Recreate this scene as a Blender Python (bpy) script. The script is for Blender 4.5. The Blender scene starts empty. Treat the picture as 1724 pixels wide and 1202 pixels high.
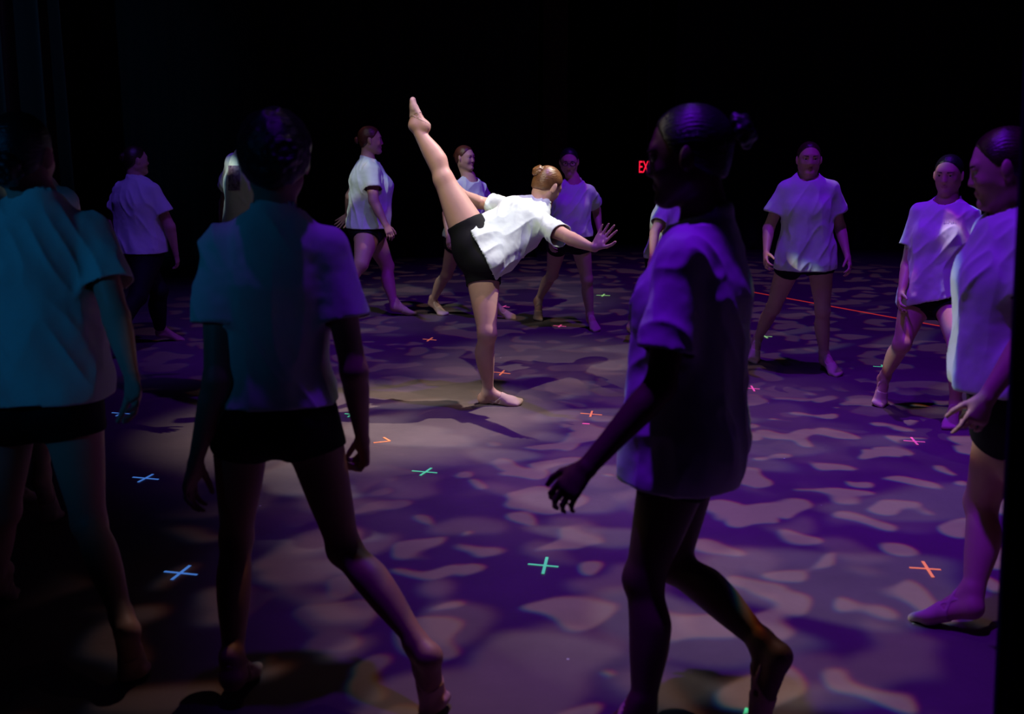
import bpy, math, random
import numpy as np
from mathutils import Vector, Matrix

# ------------------------------------------------------------------ camera
sc = bpy.context.scene
W, H, F = 1724.0, 1202.0, 1850.0
CAM_H = 1.57
PITCH = math.atan(376.0 / F)
cam_d = bpy.data.cameras.new('camera')
cam = bpy.data.objects.new('camera', cam_d)
sc.collection.objects.link(cam)
cam.location = (0, 0, CAM_H)
cam.rotation_euler = (math.pi / 2 - PITCH, 0, 0)
cam_d.sensor_width = 36.0
cam_d.lens = 36.0 * F / W
cam_d.dof.use_dof = True
cam_d.dof.focus_distance = 6.5
cam_d.dof.aperture_fstop = 3.2
sc.camera = cam
sc.view_settings.view_transform = 'Standard'
sc.view_settings.look = 'None'
sc.view_settings.exposure = 0.0
sc.view_settings.gamma = 1.0
sc.view_settings.use_curve_mapping = False

world = bpy.data.worlds.new('world')
sc.world = world
world.use_nodes = True
world.node_tree.nodes['Background'].inputs[0].default_value = (0.10, 0.07, 0.22, 1)
world.node_tree.nodes['Background'].inputs[1].default_value = 0.0012


# ------------------------------------------------------------------ stage lights
def spot(name, loc, target, power, angle, color, blend=0.4, size=0.05, gobo=None):
    """A theatre lantern. gobo = (scale, threshold, softness, offset, tint of the gaps, detail): breakup
    pattern plate in the lantern's gate."""
    d = bpy.data.lights.new(name, 'SPOT')
    d.energy = power
    d.spot_size = math.radians(angle)
    d.spot_blend = blend
    d.shadow_soft_size = size
    d.color = color
    o = bpy.data.objects.new(name, d)
    sc.collection.objects.link(o)
    o.location = loc
    v = Vector(target) - Vector(loc)
    o.rotation_euler = v.to_track_quat('-Z', 'Y').to_euler()
    if gobo:
        scale, thr, soft, off, gap, shift = gobo
        d.use_nodes = True
        nt = d.node_tree
        N, L = nt.nodes, nt.links
        em = N['Emission']
        tc = N.new('ShaderNodeTexCoord')
        sp = N.new('ShaderNodeSeparateXYZ')
        L.new(tc.outputs['Normal'], sp.inputs[0])
        chans = []
        for k, dx in enumerate((-shift, 0.0, shift)):
            dv = []
            for ax in ('X', 'Y'):
                m = N.new('ShaderNodeMath'); m.operation = 'DIVIDE'
                L.new(sp.outputs[ax], m.inputs[0]); L.new(sp.outputs['Z'], m.inputs[1])
                a = N.new('ShaderNodeMath'); a.operation = 'ADD'
                L.new(m.outputs[0], a.inputs[0]); a.inputs[1].default_value = dx
                dv.append(a)
            cb = N.new('ShaderNodeCombineXYZ')
            L.new(dv[0].outputs[0], cb.inputs[0]); L.new(dv[1].outputs[0], cb.inputs[1])
            cb.inputs[2].default_value = off
            nz = N.new('ShaderNodeTexNoise')
            nz.inputs['Scale'].default_value = scale * 1.3
            nz.inputs['Detail'].default_value = 0.0
            L.new(cb.outputs[0], nz.inputs['Vector'])
            wp = N.new('ShaderNodeVectorMath'); wp.operation = 'MULTIPLY_ADD'
            L.new(nz.outputs['Color'], wp.inputs[0])
            wp.inputs[1].default_value = (1.1 / scale,) * 3
            L.new(cb.outputs[0], wp.inputs[2])
            vo = N.new('ShaderNodeTexVoronoi'); vo.feature = 'SMOOTH_F1'; vo.voronoi_dimensions = '2D'
            vo.inputs['Scale'].default_value = scale
            vo.inputs['Smoothness'].default_value = 0.35
            vo.inputs['Randomness'].default_value = 0.9
            L.new(wp.outputs[0], vo.inputs['Vector'])
            n2 = N.new('ShaderNodeTexNoise')
            n2.inputs['Scale'].default_value = scale * 0.8
            n2.inputs['Detail'].default_value = 0.0
            L.new(cb.outputs[0], n2.inputs['Vector'])
            sb = N.new('ShaderNodeMath'); sb.operation = 'MULTIPLY_ADD'   # small distance = open hole in the plate
            L.new(n2.outputs[0], sb.inputs[0]); sb.inputs[1].default_value = 0.80
            iv = N.new('ShaderNodeMath'); iv.operation = 'SUBTRACT'; iv.inputs[0].default_value = 0.475
            L.new(vo.outputs['Distance'], iv.inputs[1])
            L.new(iv.outputs[0], sb.inputs[2])
            nz = sb
            mr = N.new('ShaderNodeMapRange')
            mr.interpolation_type = 'SMOOTHSTEP'
            mr.inputs['From Min'].default_value = thr - soft
            mr.inputs['From Max'].default_value = thr + soft
            mr.inputs['To Min'].default_value = gap
            mr.inputs['To Max'].default_value = 1.0
            L.new(nz.outputs[0], mr.inputs['Value'])
            chans.append(mr)
        cc = N.new('ShaderNodeCombineColor')
        for k in range(3):
            L.new(chans[k].outputs[0], cc.inputs[k])
        L.new(cc.outputs[0], em.inputs['Color'])
    return o


WARM = (1.0, 0.70, 0.66)
VIO = (0.19, 0.006, 1.0)
# high back light from stage right: the key on the dancer in the centre (throws her shadow left)
spot('key_back_light', (2.9, 8.1, 6.5), (-0.02, 6.40, 1.3), 2300, 16, (1.0, 0.95, 0.78), 0.8, 0.04)
# narrow special from the front of house side on her back and lifted leg
spot('front_special', (-1.3, 2.6, 6.8), (-0.1, 6.45, 1.35), 1150, 14, (1.0, 0.98, 0.80), 1.0, 0.04)
# patchy cool white light from high stage left, crossing the ring of dancers
spot('cross_light', (-4.3, 5.2, 4.3), (1.6, 5.5, 1.2), 800, 58, (0.95, 1.0, 0.93), 0.35, 0.03,
     gobo=(10.0, 0.60, 0.04, 8.2, 0.02, 0.0010))
# pale light on the dancers at the rear left
spot('cross_light', (-3.2, 5.6, 6.2), (-1.15, 9.4, 1.15), 700, 24, (0.90, 1.0, 0.92), 0.6, 0.03,
     gobo=(11.0, 0.50, 0.05, 2.2, 0.20, 0.0010))
spot('violet_wash', (-1.6, 5.0, 6.4), (-2.6, 8.4, 0.8), 330, 36, (0.16, 0.06, 1.0), 0.8, 0.10)
# breakup patterns from the overhead pipes
spot('breakup_light', (1.9, 6.4, 7.0), (1.8, 4.3, 0.0), 1150, 42, WARM, 0.6, 0.012,
     gobo=(25.0, 0.60, 0.045, 0.0, 0.0, 0.0011))
spot('breakup_light', (0.4, 6.0, 7.0), (0.25, 3.7, 0.0), 520, 30, WARM, 0.9, 0.03,
     gobo=(20.0, 0.565, 0.10, 1.7, 0.05, 0.0010))
spot('breakup_light', (0.3, 5.4, 7.0), (0.25, 6.0, 0.0), 380, 37, WARM, 0.9, 0.02,
     gobo=(15.0, 0.50, 0.16, 5.3, 0.25, 0.0010))
spot('breakup_light', (1.2, 9.0, 7.0), (1.4, 9.6, 0.0), 300, 74, WARM, 0.5, 0.012,
     gobo=(21.0, 0.59, 0.04, 3.1, 0.0, 0.0010))
# violet washes from above
spot('violet_wash', (-0.4, 2.8, 6.5), (1.75, 4.1, 0.0), 950, 52, VIO, 0.8, 0.10)
spot('violet_wash', (1.8, 5.6, 7.0), (2.2, 7.8, 0.0), 950, 80, VIO, 0.6, 0.10)
# teal light from stage left onto the backs of the near dancers
spot('teal_wash', (-3.6, -1.0, 3.0), (-1.45, 3.2, 1.45), 100, 24, (0.02, 0.32, 0.95), 0.8, 0.10)
# blue light grazing the side curtain
spot('teal_wash', (-3.4, 3.4, 4.6), (-4.7, 8.4, 3.4), 260, 34, (0.08, 0.40, 0.9), 0.9, 0.05)
# low warm pink side light from stage left: edges of legs and arms
spot('pink_side_light', (-5.6, 6.6, 2.4), (0.8, 7.4, 0.9), 150, 44, (1.0, 0.40, 0.34), 0.8, 0.06)
#LIGHTS_END

# ------------------------------------------------------------------ pixel <-> place
CP, SP = math.cos(PITCH), math.sin(PITCH)


def ray(px, py):
    u = (px - W / 2) / F
    v = (H / 2 - py) / F
    return np.array([u, CP + v * SP, -SP + v * CP])


CAM = np.array([0, 0, CAM_H])


def at(px, py, Y):
    r = ray(px, py)
    return CAM + r * (Y / r[1])


def onfloor(px, py, z=0.0):
    r = ray(px, py)
    return CAM + r * ((z - CAM_H) / r[2])


def V(*a):
    return np.array(a, float)


def nrm(v):
    v = np.asarray(v, float)
    return v / max(1e-9, np.linalg.norm(v))


def solve_len(root, px, py, l, sgn):
    """point on the sight line at distance l from root; sgn -1 nearer the camera, +1 farther"""
    r = nrm(ray(px, py))
    oc = CAM - root
    b = float(np.dot(r, oc)); c = float(np.dot(oc, oc)) - l * l
    disc = b * b - c
    t = -b + (sgn * math.sqrt(disc) if disc > 0 else 0.0)
    return CAM + r * t


def solve_mid(a, b, px, py, l1, l2, sgn):
    r = nrm(ray(px, py))
    tm = float(np.dot((a + b) / 2 - CAM, r))
    best = None
    for k in range(-70, 71):
        q = CAM + r * (tm + k * 0.006)
        e = (np.linalg.norm(q - a) - l1) ** 2 + (np.linalg.norm(q - b) - l2) ** 2 - 0.0004 * sgn * (k / 70.0)
        if best is None or e < best[0]:
            best = (e, q)
    return best[1]


# ------------------------------------------------------------------ materials
def mat(name, base, rough=0.6, spec=0.4, sss=0.0, noise=None, bump=None, coat=0.0, sheen=0.0, emit=None, fiber=None):
    m = bpy.data.materials.new(name)
    m.use_nodes = True
    nt = m.node_tree
    N, L = nt.nodes, nt.links
    b = N['Principled BSDF']
    b.inputs['Base Color'].default_value = (*base, 1)
    b.inputs['Roughness'].default_value = rough
    b.inputs['Specular IOR Level'].default_value = spec
    if coat: b.inputs['Coat Weight'].default_value = coat
    if sheen: b.inputs['Sheen Weight'].default_value = sheen
    if sss:
        b.inputs['Subsurface Weight'].default_value = sss
        b.inputs['Subsurface Radius'].default_value = (0.02, 0.007, 0.004)
        b.inputs['Subsurface Scale'].default_value = 0.5
    tc = N.new('ShaderNodeTexCoord')
    if noise:
        sc_, c2, amt = noise
        nz = N.new('ShaderNodeTexNoise'); nz.inputs['Scale'].default_value = sc_; nz.inputs['Detail'].default_value = 4
        L.new(tc.outputs['Object'], nz.inputs['Vector'])
        mx = N.new('ShaderNodeMix'); mx.data_type = 'RGBA'
        mx.inputs[6].default_value = (*base, 1); mx.inputs[7].default_value = (*c2, 1)
        mr = N.new('ShaderNodeMapRange'); mr.inputs[1].default_value = 0.35; mr.inputs[2].default_value = 0.7; mr.inputs[4].default_value = amt
        L.new(nz.outputs[0], mr.inputs[0]); L.new(mr.outputs[0], mx.inputs[0])
        L.new(mx.outputs[2], b.inputs['Base Color'])
    if bump:
        sc_, st, dist = bump
        nz = N.new('ShaderNodeTexNoise'); nz.inputs['Scale'].default_value = sc_; nz.inputs['Detail'].default_value = 5
        if fiber:
            mp = N.new('ShaderNodeMapping'); mp.inputs['Scale'].default_value = fiber
            L.new(tc.outputs['Object'], mp.inputs[0]); L.new(mp.outputs[0], nz.inputs['Vector'])
        else:
            L.new(tc.outputs['Object'], nz.inputs['Vector'])
        bp = N.new('ShaderNodeBump'); bp.inputs['Strength'].default_value = st; bp.inputs['Distance'].default_value = dist
        L.new(nz.outputs[0], bp.inputs['Height']); L.new(bp.outputs[0], b.inputs['Normal'])
    if emit:
        b.inputs['Emission Color'].default_value = (*emit[0], 1)
        b.inputs['Emission Strength'].default_value = emit[1]
    return m


M = {
    'skin': mat('skin_fair', (0.62, 0.36, 0.27), 0.5, 0.35, 0.0, (9, (0.55, 0.27, 0.20), 0.5), (60, 0.15, 0.002)),
    'skin_tan': mat('skin_tan', (0.42, 0.23, 0.16), 0.5, 0.35, 0.0, (9, (0.35, 0.17, 0.12), 0.5), (60, 0.15, 0.002)),
    'skin_deep': mat('skin_deep', (0.14, 0.07, 0.045), 0.5, 0.35, 0.0, (9, (0.11, 0.05, 0.035), 0.5), (60, 0.15, 0.002)),
    'lips': mat('lips', (0.50, 0.21, 0.18), 0.45, 0.4),
    'lips_deep': mat('lips_deep', (0.13, 0.05, 0.045), 0.45, 0.4),
    'mint': mat('mint_cotton', (0.70, 0.80, 0.71), 0.85, 0.15, 0, (5, (0.66, 0.77, 0.69), 0.6), (90, 0.25, 0.002), sheen=0.2),
    'black_cotton': mat('black_stretch_fabric', (0.008, 0.008, 0.009), 0.75, 0.2, 0, None, (120, 0.2, 0.001)),
    'shoe': mat('nude_stretch_fabric', (0.66, 0.43, 0.34), 0.7, 0.25, 0, None, (120, 0.2, 0.001)),
    'hair_blond': mat('hair_dark_blond', (0.24, 0.11, 0.035), 0.32, 0.6, 0, (25, (0.13, 0.055, 0.02), 1.0), (40, 0.6, 0.004), fiber=(1, 1, 7)),
    'hair_brown': mat('hair_brown', (0.055, 0.026, 0.014), 0.32, 0.6, 0, (25, (0.03, 0.014, 0.009), 1.0), (40, 0.6, 0.004), fiber=(1, 1, 7)),
    'hair_red': mat('hair_auburn', (0.12, 0.035, 0.018), 0.35, 0.5, 0, (25, (0.07, 0.02, 0.012), 1.0), (40, 0.6, 0.004), fiber=(1, 1, 7)),
    'hair_black': mat('hair_black', (0.012, 0.010, 0.011), 0.36, 0.5, 0, None, (40, 0.7, 0.004), fiber=(1, 1, 7)),
    'eye_white': mat('eye_white', (0.75, 0.72, 0.70), 0.25, 0.6),
    'iris': mat('iris', (0.05, 0.03, 0.02), 0.2, 0.6),
    'frame': mat('glasses_frame', (0.01, 0.01, 0.012), 0.3, 0.5),
    'brow': mat('eyebrow_hair', (0.05, 0.028, 0.02), 0.7, 0.2),
    'print': mat('purple_shirt_print', (0.10, 0.05, 0.13), 0.8, 0.2, 0, (40, (0.34, 0.28, 0.38), 1.0)),
    'print_pale': mat('pale_lilac_shirt_print', (0.50, 0.50, 0.62), 0.8, 0.2),
    'band': mat('elastic_band', (0.25, 0.16, 0.13), 0.6, 0.3),
}


# ------------------------------------------------------------------ implicit surfaces
def sm(ts, vals, n=33):
    """smooth a station profile"""
    t = np.linspace(0, 1, n)
    v = np.interp(t, ts, vals)
    for _ in range(2):
        v[1:-1] = 0.25 * v[:-2] + 0.5 * v[1:-1] + 0.25 * v[2:]
    return t, v


class Seg:
    """tapered limb piece; ts stations, ru/rv half widths along side u and front v, ov offset along v"""
    def __init__(s, a, b, ts, ru, rv=None, u=None, ov=None, k=0.02, tag='', grow=0.0, plane=None):
        s.a = np.asarray(a, float); s.b = np.asarray(b, float)
        ax = s.b - s.a
        s.L = max(1e-5, np.linalg.norm(ax)); s.w = ax / s.L
        if u is None:
            u = V(1, 0, 0) if abs(s.w[0]) < 0.8 else V(0, 1, 0)
        u = np.asarray(u, float); u = u - s.w * np.dot(u, s.w); s.u = nrm(u)
        s.v = np.cross(s.w, s.u)
        rv = ru if rv is None else rv
        s.t, s.ru = sm(ts, ru); _, s.rv = sm(ts, rv)
        s.ov = None if ov is None else sm(ts, ov)[1]
        s.k = k; s.tag = tag; s.grow = grow; s.plane = plane

    def with_(s, **kw):
        import copy
        c = copy.copy(s)
        for k_, v_ in kw.items(): setattr(c, k_, v_)
        return c

    def bbox(s, m):
        r = max(s.ru.max(), s.rv.max()) + s.grow + m + (np.abs(s.ov).max() if s.ov is not None else 0)
        return np.minimum(s.a, s.b) - r, np.maximum(s.a, s.b) + r

    def dist(s, X, Y, Z):
        x = X - s.a[0]; y = Y - s.a[1]; z = Z - s.a[2]
        q = x * s.w[0] + y * s.w[1] + z * s.w[2]
        t = np.clip(q / s.L, 0, 1)
        n = len(s.t) - 1
        ti = t * n
        i0 = np.minimum(ti.astype(np.int32), n - 1); fr = ti - i0
        ru = s.ru[i0] * (1 - fr) + s.ru[i0 + 1] * fr
        rv = s.rv[i0] * (1 - fr) + s.rv[i0 + 1] * fr
        du = x * s.u[0] + y * s.u[1] + z * s.u[2]
        dv = x * s.v[0] + y * s.v[1] + z * s.v[2]
        if s.ov is not None:
            dv = dv - (s.ov[i0] * (1 - fr) + s.ov[i0 + 1] * fr)
        dw = q - t * s.L
        rw = np.minimum(ru, rv)
        ru = ru + s.grow; rv = rv + s.grow; rw = rw + s.grow
        e = np.sqrt((du / ru) ** 2 + (dv / rv) ** 2 + (dw / rw) ** 2)
        g = np.sqrt((du / ru ** 2) ** 2 + (dv / rv ** 2) ** 2 + (dw / rw ** 2) ** 2)
        d = e * (e - 1.0) / np.maximum(g, 1e-6)
        d = np.where(e < 0.15, -rw, d)
        if s.plane is not None:
            p, nn = s.plane
            d = np.maximum(d, (X - p[0]) * nn[0] + (Y - p[1]) * nn[1] + (Z - p[2]) * nn[2])
        return d


def Ell(c, ru, rv, rw, u, w, k=0.02, tag=''):
    """ellipsoid half sizes ru (side u), rv (front), rw (along w)"""
    w = nrm(w)
    return EllP(np.asarray(c, float), ru, rv, rw, u, w, k, tag)


class EllP:
    def __init__(s, c, ru, rv, rw, u, w, k, tag):
        s.c = c; s.r = (ru, rv, rw); s.w = w
        u = np.asarray(u, float); s.u = nrm(u - w * np.dot(u, w)); s.v = np.cross(w, s.u)
        s.k = k; s.tag = tag; s.grow = 0.0; s.plane = None

    def with_(s, **kw):
        import copy
        c = copy.copy(s)
        for k_, v_ in kw.items(): setattr(c, k_, v_)
        return c

    def bbox(s, m):
        r = max(s.r) + s.grow + m
        return s.c - r, s.c + r

    def dist(s, X, Y, Z):
        x = X - s.c[0]; y = Y - s.c[1]; z = Z - s.c[2]
        e = 0; g = 0
        for ax, r in ((s.u, s.r[0]), (s.v, s.r[1]), (s.w, s.r[2])):
            r = r + s.grow
            d = x * ax[0] + y * ax[1] + z * ax[2]
            e = e + (d / r) ** 2; g = g + (d / r ** 2) ** 2
        e = np.sqrt(e); g = np.sqrt(g)
        d = e * (e - 1.0) / np.maximum(g, 1e-6)
        d = np.where(e < 0.15, -min(s.r), d)
        if s.plane is not None:
            p, nn = s.plane
            d = np.maximum(d, (X - p[0]) * nn[0] + (Y - p[1]) * nn[1] + (Z - p[2]) * nn[2])
        return d


class Grid:
    def __init__(g, lo, hi, h):
        g.h = h; g.lo = np.asarray(lo, float)
        n = np.ceil((np.asarray(hi) - g.lo) / h).astype(int) + 1
        g.n = n
        g.ax = [(g.lo[i] + h * np.arange(n[i])).astype(np.float32) for i in range(3)]

    def sub(g, lo, hi):
        i0 = np.clip(np.floor((lo - g.lo) / g.h).astype(int), 0, g.n)
        i1 = np.clip(np.ceil((hi - g.lo) / g.h).astype(int) + 1, 0, g.n)
        return tuple(slice(a, b) for a, b in zip(i0, i1))

    def mesh(g, s):
        return (g.ax[0][s[0]][:, None, None], g.ax[1][s[1]][None, :, None], g.ax[2][s[2]][None, None, :])

    def new(g, v=0.3):
        return np.full(tuple(g.n), v, np.float32)

    def add(g, Fd, prims, margin=0.05):
        for p in prims:
            s = g.sub(*p.bbox(margin))
            if any(a.stop <= a.start for a in s): continue
            d = p.dist(*g.mesh(s)).astype(np.float32)
            a = Fd[s]; k = p.k
            hh = np.maximum(k - np.abs(a - d), 0) / k
            Fd[s] = np.minimum(a, d) - hh * hh * (k / 4)

    def carve(g, Fd, prims, margin=0.03, k=0.01):
        for p in prims:
            s = g.sub(*p.bbox(margin))
            if any(a.stop <= a.start for a in s): continue
            d = -p.dist(*g.mesh(s)).astype(np.float32)
            a = Fd[s]
            hh = np.maximum(k - np.abs(a - d), 0) / k
            Fd[s] = np.maximum(a, d) + hh * hh * (k / 4)


def surface(g, Fd):
    """surface nets -> verts, quads"""
    ins = Fd < 0
    nx, ny, nz = Fd.shape
    c = ins[:-1, :-1, :-1].astype(np.uint8)
    tot = np.zeros_like(c)
    for dx in (0, 1):
        for dy in (0, 1):
            for dz in (0, 1):
                tot += ins[dx:nx - 1 + dx, dy:ny - 1 + dy, dz:nz - 1 + dz]
    act = (tot > 0) & (tot < 8)
    idx = np.argwhere(act)
    if len(idx) == 0:
        return np.zeros((0, 3)), np.zeros((0, 4), int)
    vid = np.full(act.shape, -1, np.int32)
    vid[act] = np.arange(len(idx))
    corner = [(a, b, c_) for a in (0, 1) for b in (0, 1) for c_ in (0, 1)]
    vals = {cc: Fd[idx[:, 0] + cc[0], idx[:, 1] + cc[1], idx[:, 2] + cc[2]] for cc in corner}
    acc = np.zeros((len(idx), 3)); cnt = np.zeros(len(idx))
    for a in corner:
        for ax in range(3):
            if a[ax] == 0:
                b = list(a); b[ax] = 1; b = tuple(b)
                va, vb = vals[a], vals[b]
                m = (va < 0) != (vb < 0)
                t = np.where(m, va / np.where(m, va - vb, 1), 0)
                for q in range(3):
                    acc[:, q] += m * (a[q] + (t if q == ax else 0))
                cnt += m
    pos = g.lo + (idx + acc / cnt[:, None]) * g.h
    quads = []
    for ax in range(3):
        o1, o2 = [i for i in range(3) if i != ax]
        sa = [slice(None)] * 3; sb = [slice(None)] * 3
        sa[ax] = slice(0, -1); sb[ax] = slice(1, None)
        A = ins[tuple(sa)]; B = ins[tuple(sb)]
        e = np.argwhere(A != B)
        ok = (e[:, o1] > 0) & (e[:, o2] > 0) & (e[:, o1] < Fd.shape[o1] - 1) & (e[:, o2] < Fd.shape[o2] - 1)
        e = e[ok]
        flip = A[tuple(e.T)]
        def vv(d1, d2):
            q = e.copy(); q[:, o1] += d1; q[:, o2] += d2
            return vid[tuple(q.T)]
        q = np.stack([vv(-1, -1), vv(0, -1), vv(0, 0), vv(-1, 0)], 1)
        if ax == 1: flip = ~flip
        q = np.where(flip[:, None], q, q[:, ::-1])
        quads.append(q)
    return pos, np.concatenate(quads)


def laplace(v, f, it=1, w=0.5):
    e = np.concatenate([f[:, [0, 1]], f[:, [1, 2]], f[:, [2, 3]], f[:, [3, 0]]])
    n = len(v)
    i = np.concatenate([e[:, 0], e[:, 1]]); j = np.concatenate([e[:, 1], e[:, 0]])
    cnt = np.maximum(np.bincount(i, minlength=n), 1)[:, None]
    for _ in range(it):
        s = np.stack([np.bincount(i, weights=v[j, q], minlength=n) for q in range(3)], 1)
        v = v * (1 - w) + w * s / cnt
    return v


def smooth_edge(v, f, it=6):
    """straighten the open borders"""
    e = np.concatenate([f[:, [0, 1]], f[:, [1, 2]], f[:, [2, 3]], f[:, [3, 0]]])
    es = np.sort(e, 1)
    key = es[:, 0].astype(np.int64) * len(v) + es[:, 1]
    uq, inv, cn = np.unique(key, return_inverse=True, return_counts=True)
    b = es[cn[inv] == 1]
    if len(b) == 0: return v
    n = len(v)
    i = np.concatenate([b[:, 0], b[:, 1]]); j = np.concatenate([b[:, 1], b[:, 0]])
    cnt = np.bincount(i, minlength=n)
    m = cnt > 0
    for _ in range(it):
        s = np.stack([np.bincount(i, weights=v[j, q], minlength=n) for q in range(3)], 1)
        v = v.copy()
        v[m] = 0.5 * v[m] + 0.5 * s[m] / cnt[m][:, None]
    return v


def normals(v, f):
    n = np.cross(v[f[:, 2]] - v[f[:, 0]], v[f[:, 3]] - v[f[:, 1]])
    out = np.zeros_like(v)
    for q in range(4):
        for a in range(3):
            out[:, a] += np.bincount(f[:, q], weights=n[:, a], minlength=len(v))
    return out / np.maximum(np.linalg.norm(out, axis=1), 1e-9)[:, None]


_rs = np.random.RandomState(7)
_lat = _rs.rand(32, 32, 32)


def vnoise(p):
    p = np.asarray(p)
    i = np.floor(p).astype(int); f = p - i
    f = f * f * (3 - 2 * f)
    r = 0
    for a in (0, 1):
        for b in (0, 1):
            for c in (0, 1):
                w = (f[:, 0] if a else 1 - f[:, 0]) * (f[:, 1] if b else 1 - f[:, 1]) * (f[:, 2] if c else 1 - f[:, 2])
                r = r + w * _lat[(i[:, 0] + a) & 31, (i[:, 1] + b) & 31, (i[:, 2] + c) & 31]
    return r


def drop_loose(v, f, keep_min=40):
    """remove unused verts"""
    used = np.zeros(len(v), bool); used[f.ravel()] = True
    m = np.cumsum(used) - 1
    return v[used], m[f], used


def make_mesh(name, v, f, mats, origin, parent=None, smooth=True, mi=None):
    me = bpy.data.meshes.new(name)
    f = np.asarray(f)
    v = (np.asarray(v) - origin).astype(np.float32)
    me.vertices.add(len(v)); me.vertices.foreach_set('co', v.ravel())
    k = f.shape[1]
    me.loops.add(f.size); me.loops.foreach_set('vertex_index', f.ravel().astype(np.int32))
    me.polygons.add(len(f))
    me.polygons.foreach_set('loop_start', np.arange(0, f.size, k, dtype=np.int32))
    me.polygons.foreach_set('loop_total', np.full(len(f), k, np.int32))
    if mi is not None: me.polygons.foreach_set('material_index', mi.astype(np.int32))
    me.polygons.foreach_set('use_smooth', np.full(len(f), smooth))
    for m in mats: me.materials.append(m)
    me.update(calc_edges=True); me.validate()
    o = bpy.data.objects.new(name, me)
    sc.collection.objects.link(o)
    if parent is not None: o.parent = parent
    else: o.location = origin
    return o


def prim_mesh(name, prims, h, mats, origin, parent, smooth=1, disp=None):
    lo = np.min([p.bbox(0.02)[0] for p in prims], 0); hi = np.max([p.bbox(0.02)[1] for p in prims], 0)
    g = Grid(lo, hi, h); Fd = g.new(); g.add(Fd, prims, 0.02)
    v, f = surface(g, Fd)
    v = laplace(v, f, smooth)
    if disp is not None:
        v = v + normals(v, f) * disp(v)[:, None]
    return make_mesh(name, v, f, mats, origin, parent)


# ------------------------------------------------------------------ people
def yawv(deg):
    a = math.radians(deg)
    return V(math.sin(a), math.cos(a), 0)


def rot(v, axis, deg):
    return np.array(Matrix.Rotation(math.radians(deg), 3, Vector(axis)) @ Vector(v))


def hand_prims(wr, hd, pn, side, s, curl=(25, 30, 25), spread=4, thumb=0.5, fan=None, bend=None):
    """palm, four fingers with three phalanges each, thumb with three"""
    hd = nrm(hd); pn = nrm(pn - hd * np.dot(pn, hd))
    ts = np.cross(hd, pn) if side == 'R' else np.cross(pn, hd)
    P = []
    p0 = wr + hd * 0.012 * s; p1 = wr + hd * 0.074 * s
    P.append(Seg(p0, p1, (0, .5, 1), (.025 * s, .033 * s, .036 * s), (.018 * s, .016 * s, .012 * s), u=ts, k=0.014, tag='hand'))
    P.append(Ell(wr + hd * 0.035 * s + ts * 0.022 * s + pn * 0.008 * s, .016 * s, .014 * s, .028 * s, ts, hd, 0.012, 'hand'))
    offs = (0.0285, 0.0095, -0.0095, -0.0275); lens = (.070, .079, .073, .057); rad = (.0085, .0088, .0083, .0074)
    basez = (.082, .086, .083, .076)
    for i in range(4):
        d = rot(hd, pn, (1 if side == 'R' else -1) * -1 * (1.5 - i) * spread)
        c = curl if fan is None else fan[i]
        q = wr + hd * basez[i] * s + ts * offs[i] * s
        ax = np.cross(d, pn)
        start = q - hd * 0.012 * s
        for j, (fr, cu) in enumerate(zip((.44, .31, .25), c)):
            d = rot(d, ax, cu)
            e = q + d * lens[i] * fr * s
            r0 = rad[i] * (1.0 - .1 * j) * s; r1 = rad[i] * (.92 - .1 * j) * s
            P.append(Seg(start, e, (0, 1), (r0, r1), u=ts, k=0.004 if j else 0.006, tag='hand'))
            q = e; start = e
    q = wr + hd * 0.022 * s + ts * 0.024 * s + pn * 0.004 * s
    d = nrm(hd * 0.75 + ts * (0.35 + thumb * 0.6) + pn * 0.30)
    ax = np.cross(d, nrm(hd * .5 - ts * .5 + pn * .5))
    for j, (l, cu, r) in enumerate(((.042, 0, .0115), (.032, 15, .0100), (.026, 15, .0088))):
        d = rot(d, ax, cu)
        e = q + d * l * s
        P.append(Seg(q, e, (0, 1), (r * s, r * .88 * s), u=ts, k=0.008 if j == 0 else 0.004, tag='hand'))
        q = e
    return P


def foot_prims(A, B, T, side_out, s, toes=True):
    """A ankle, B ball of the foot, T toe tip; side_out the lateral direction pointing to the little toe"""
    e1 = nrm(B - A); so = nrm(side_out - e1 * np.dot(side_out, e1))
    e2 = np.cross(e1, so)
    if np.dot(e2, T - A) < 0 and abs(np.dot(e2, T - A)) > 0.02: e2 = -e2
    ed = e2
    heel = A - e1 * .014 * s + ed * .056 * s
    P = [Ell(heel, .029 * s, .030 * s, .034 * s, so, e1, .02, 'foot'),
         Seg(A, heel, (0, 1), (.031 * s, .027 * s), (.033 * s, .030 * s), u=so, k=.02, tag='foot'),
         Seg(heel, B, (0, .5, 1), (.027 * s, .030 * s, .040 * s), (.024 * s, .022 * s, .019 * s), u=so, k=.02, tag='foot'),
         Seg(A, B, (0, .5, 1), (.031 * s, .032 * s, .036 * s), (.034 * s, .026 * s, .019 * s), u=so, k=.02, tag='foot')]
    td = nrm(T - B); L = np.linalg.norm(T - B)
    st = nrm(so - td * np.dot(so, td))
    for i, (o, r, l) in enumerate(((-.027, .0135, 1.0), (-.008, .0105, .98), (.008, .0098, .88), (.022, .0092, .75), (.034, .0085, .58))):
        b = B + st * o * s * .95
        P.append(Seg(b - td * .015 * s, b + td * L * l, (0, 1), (r * s, r * .82 * s), u=st, k=.006 if toes else .012, tag='foot'))
    return P, so, ed, heel


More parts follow.
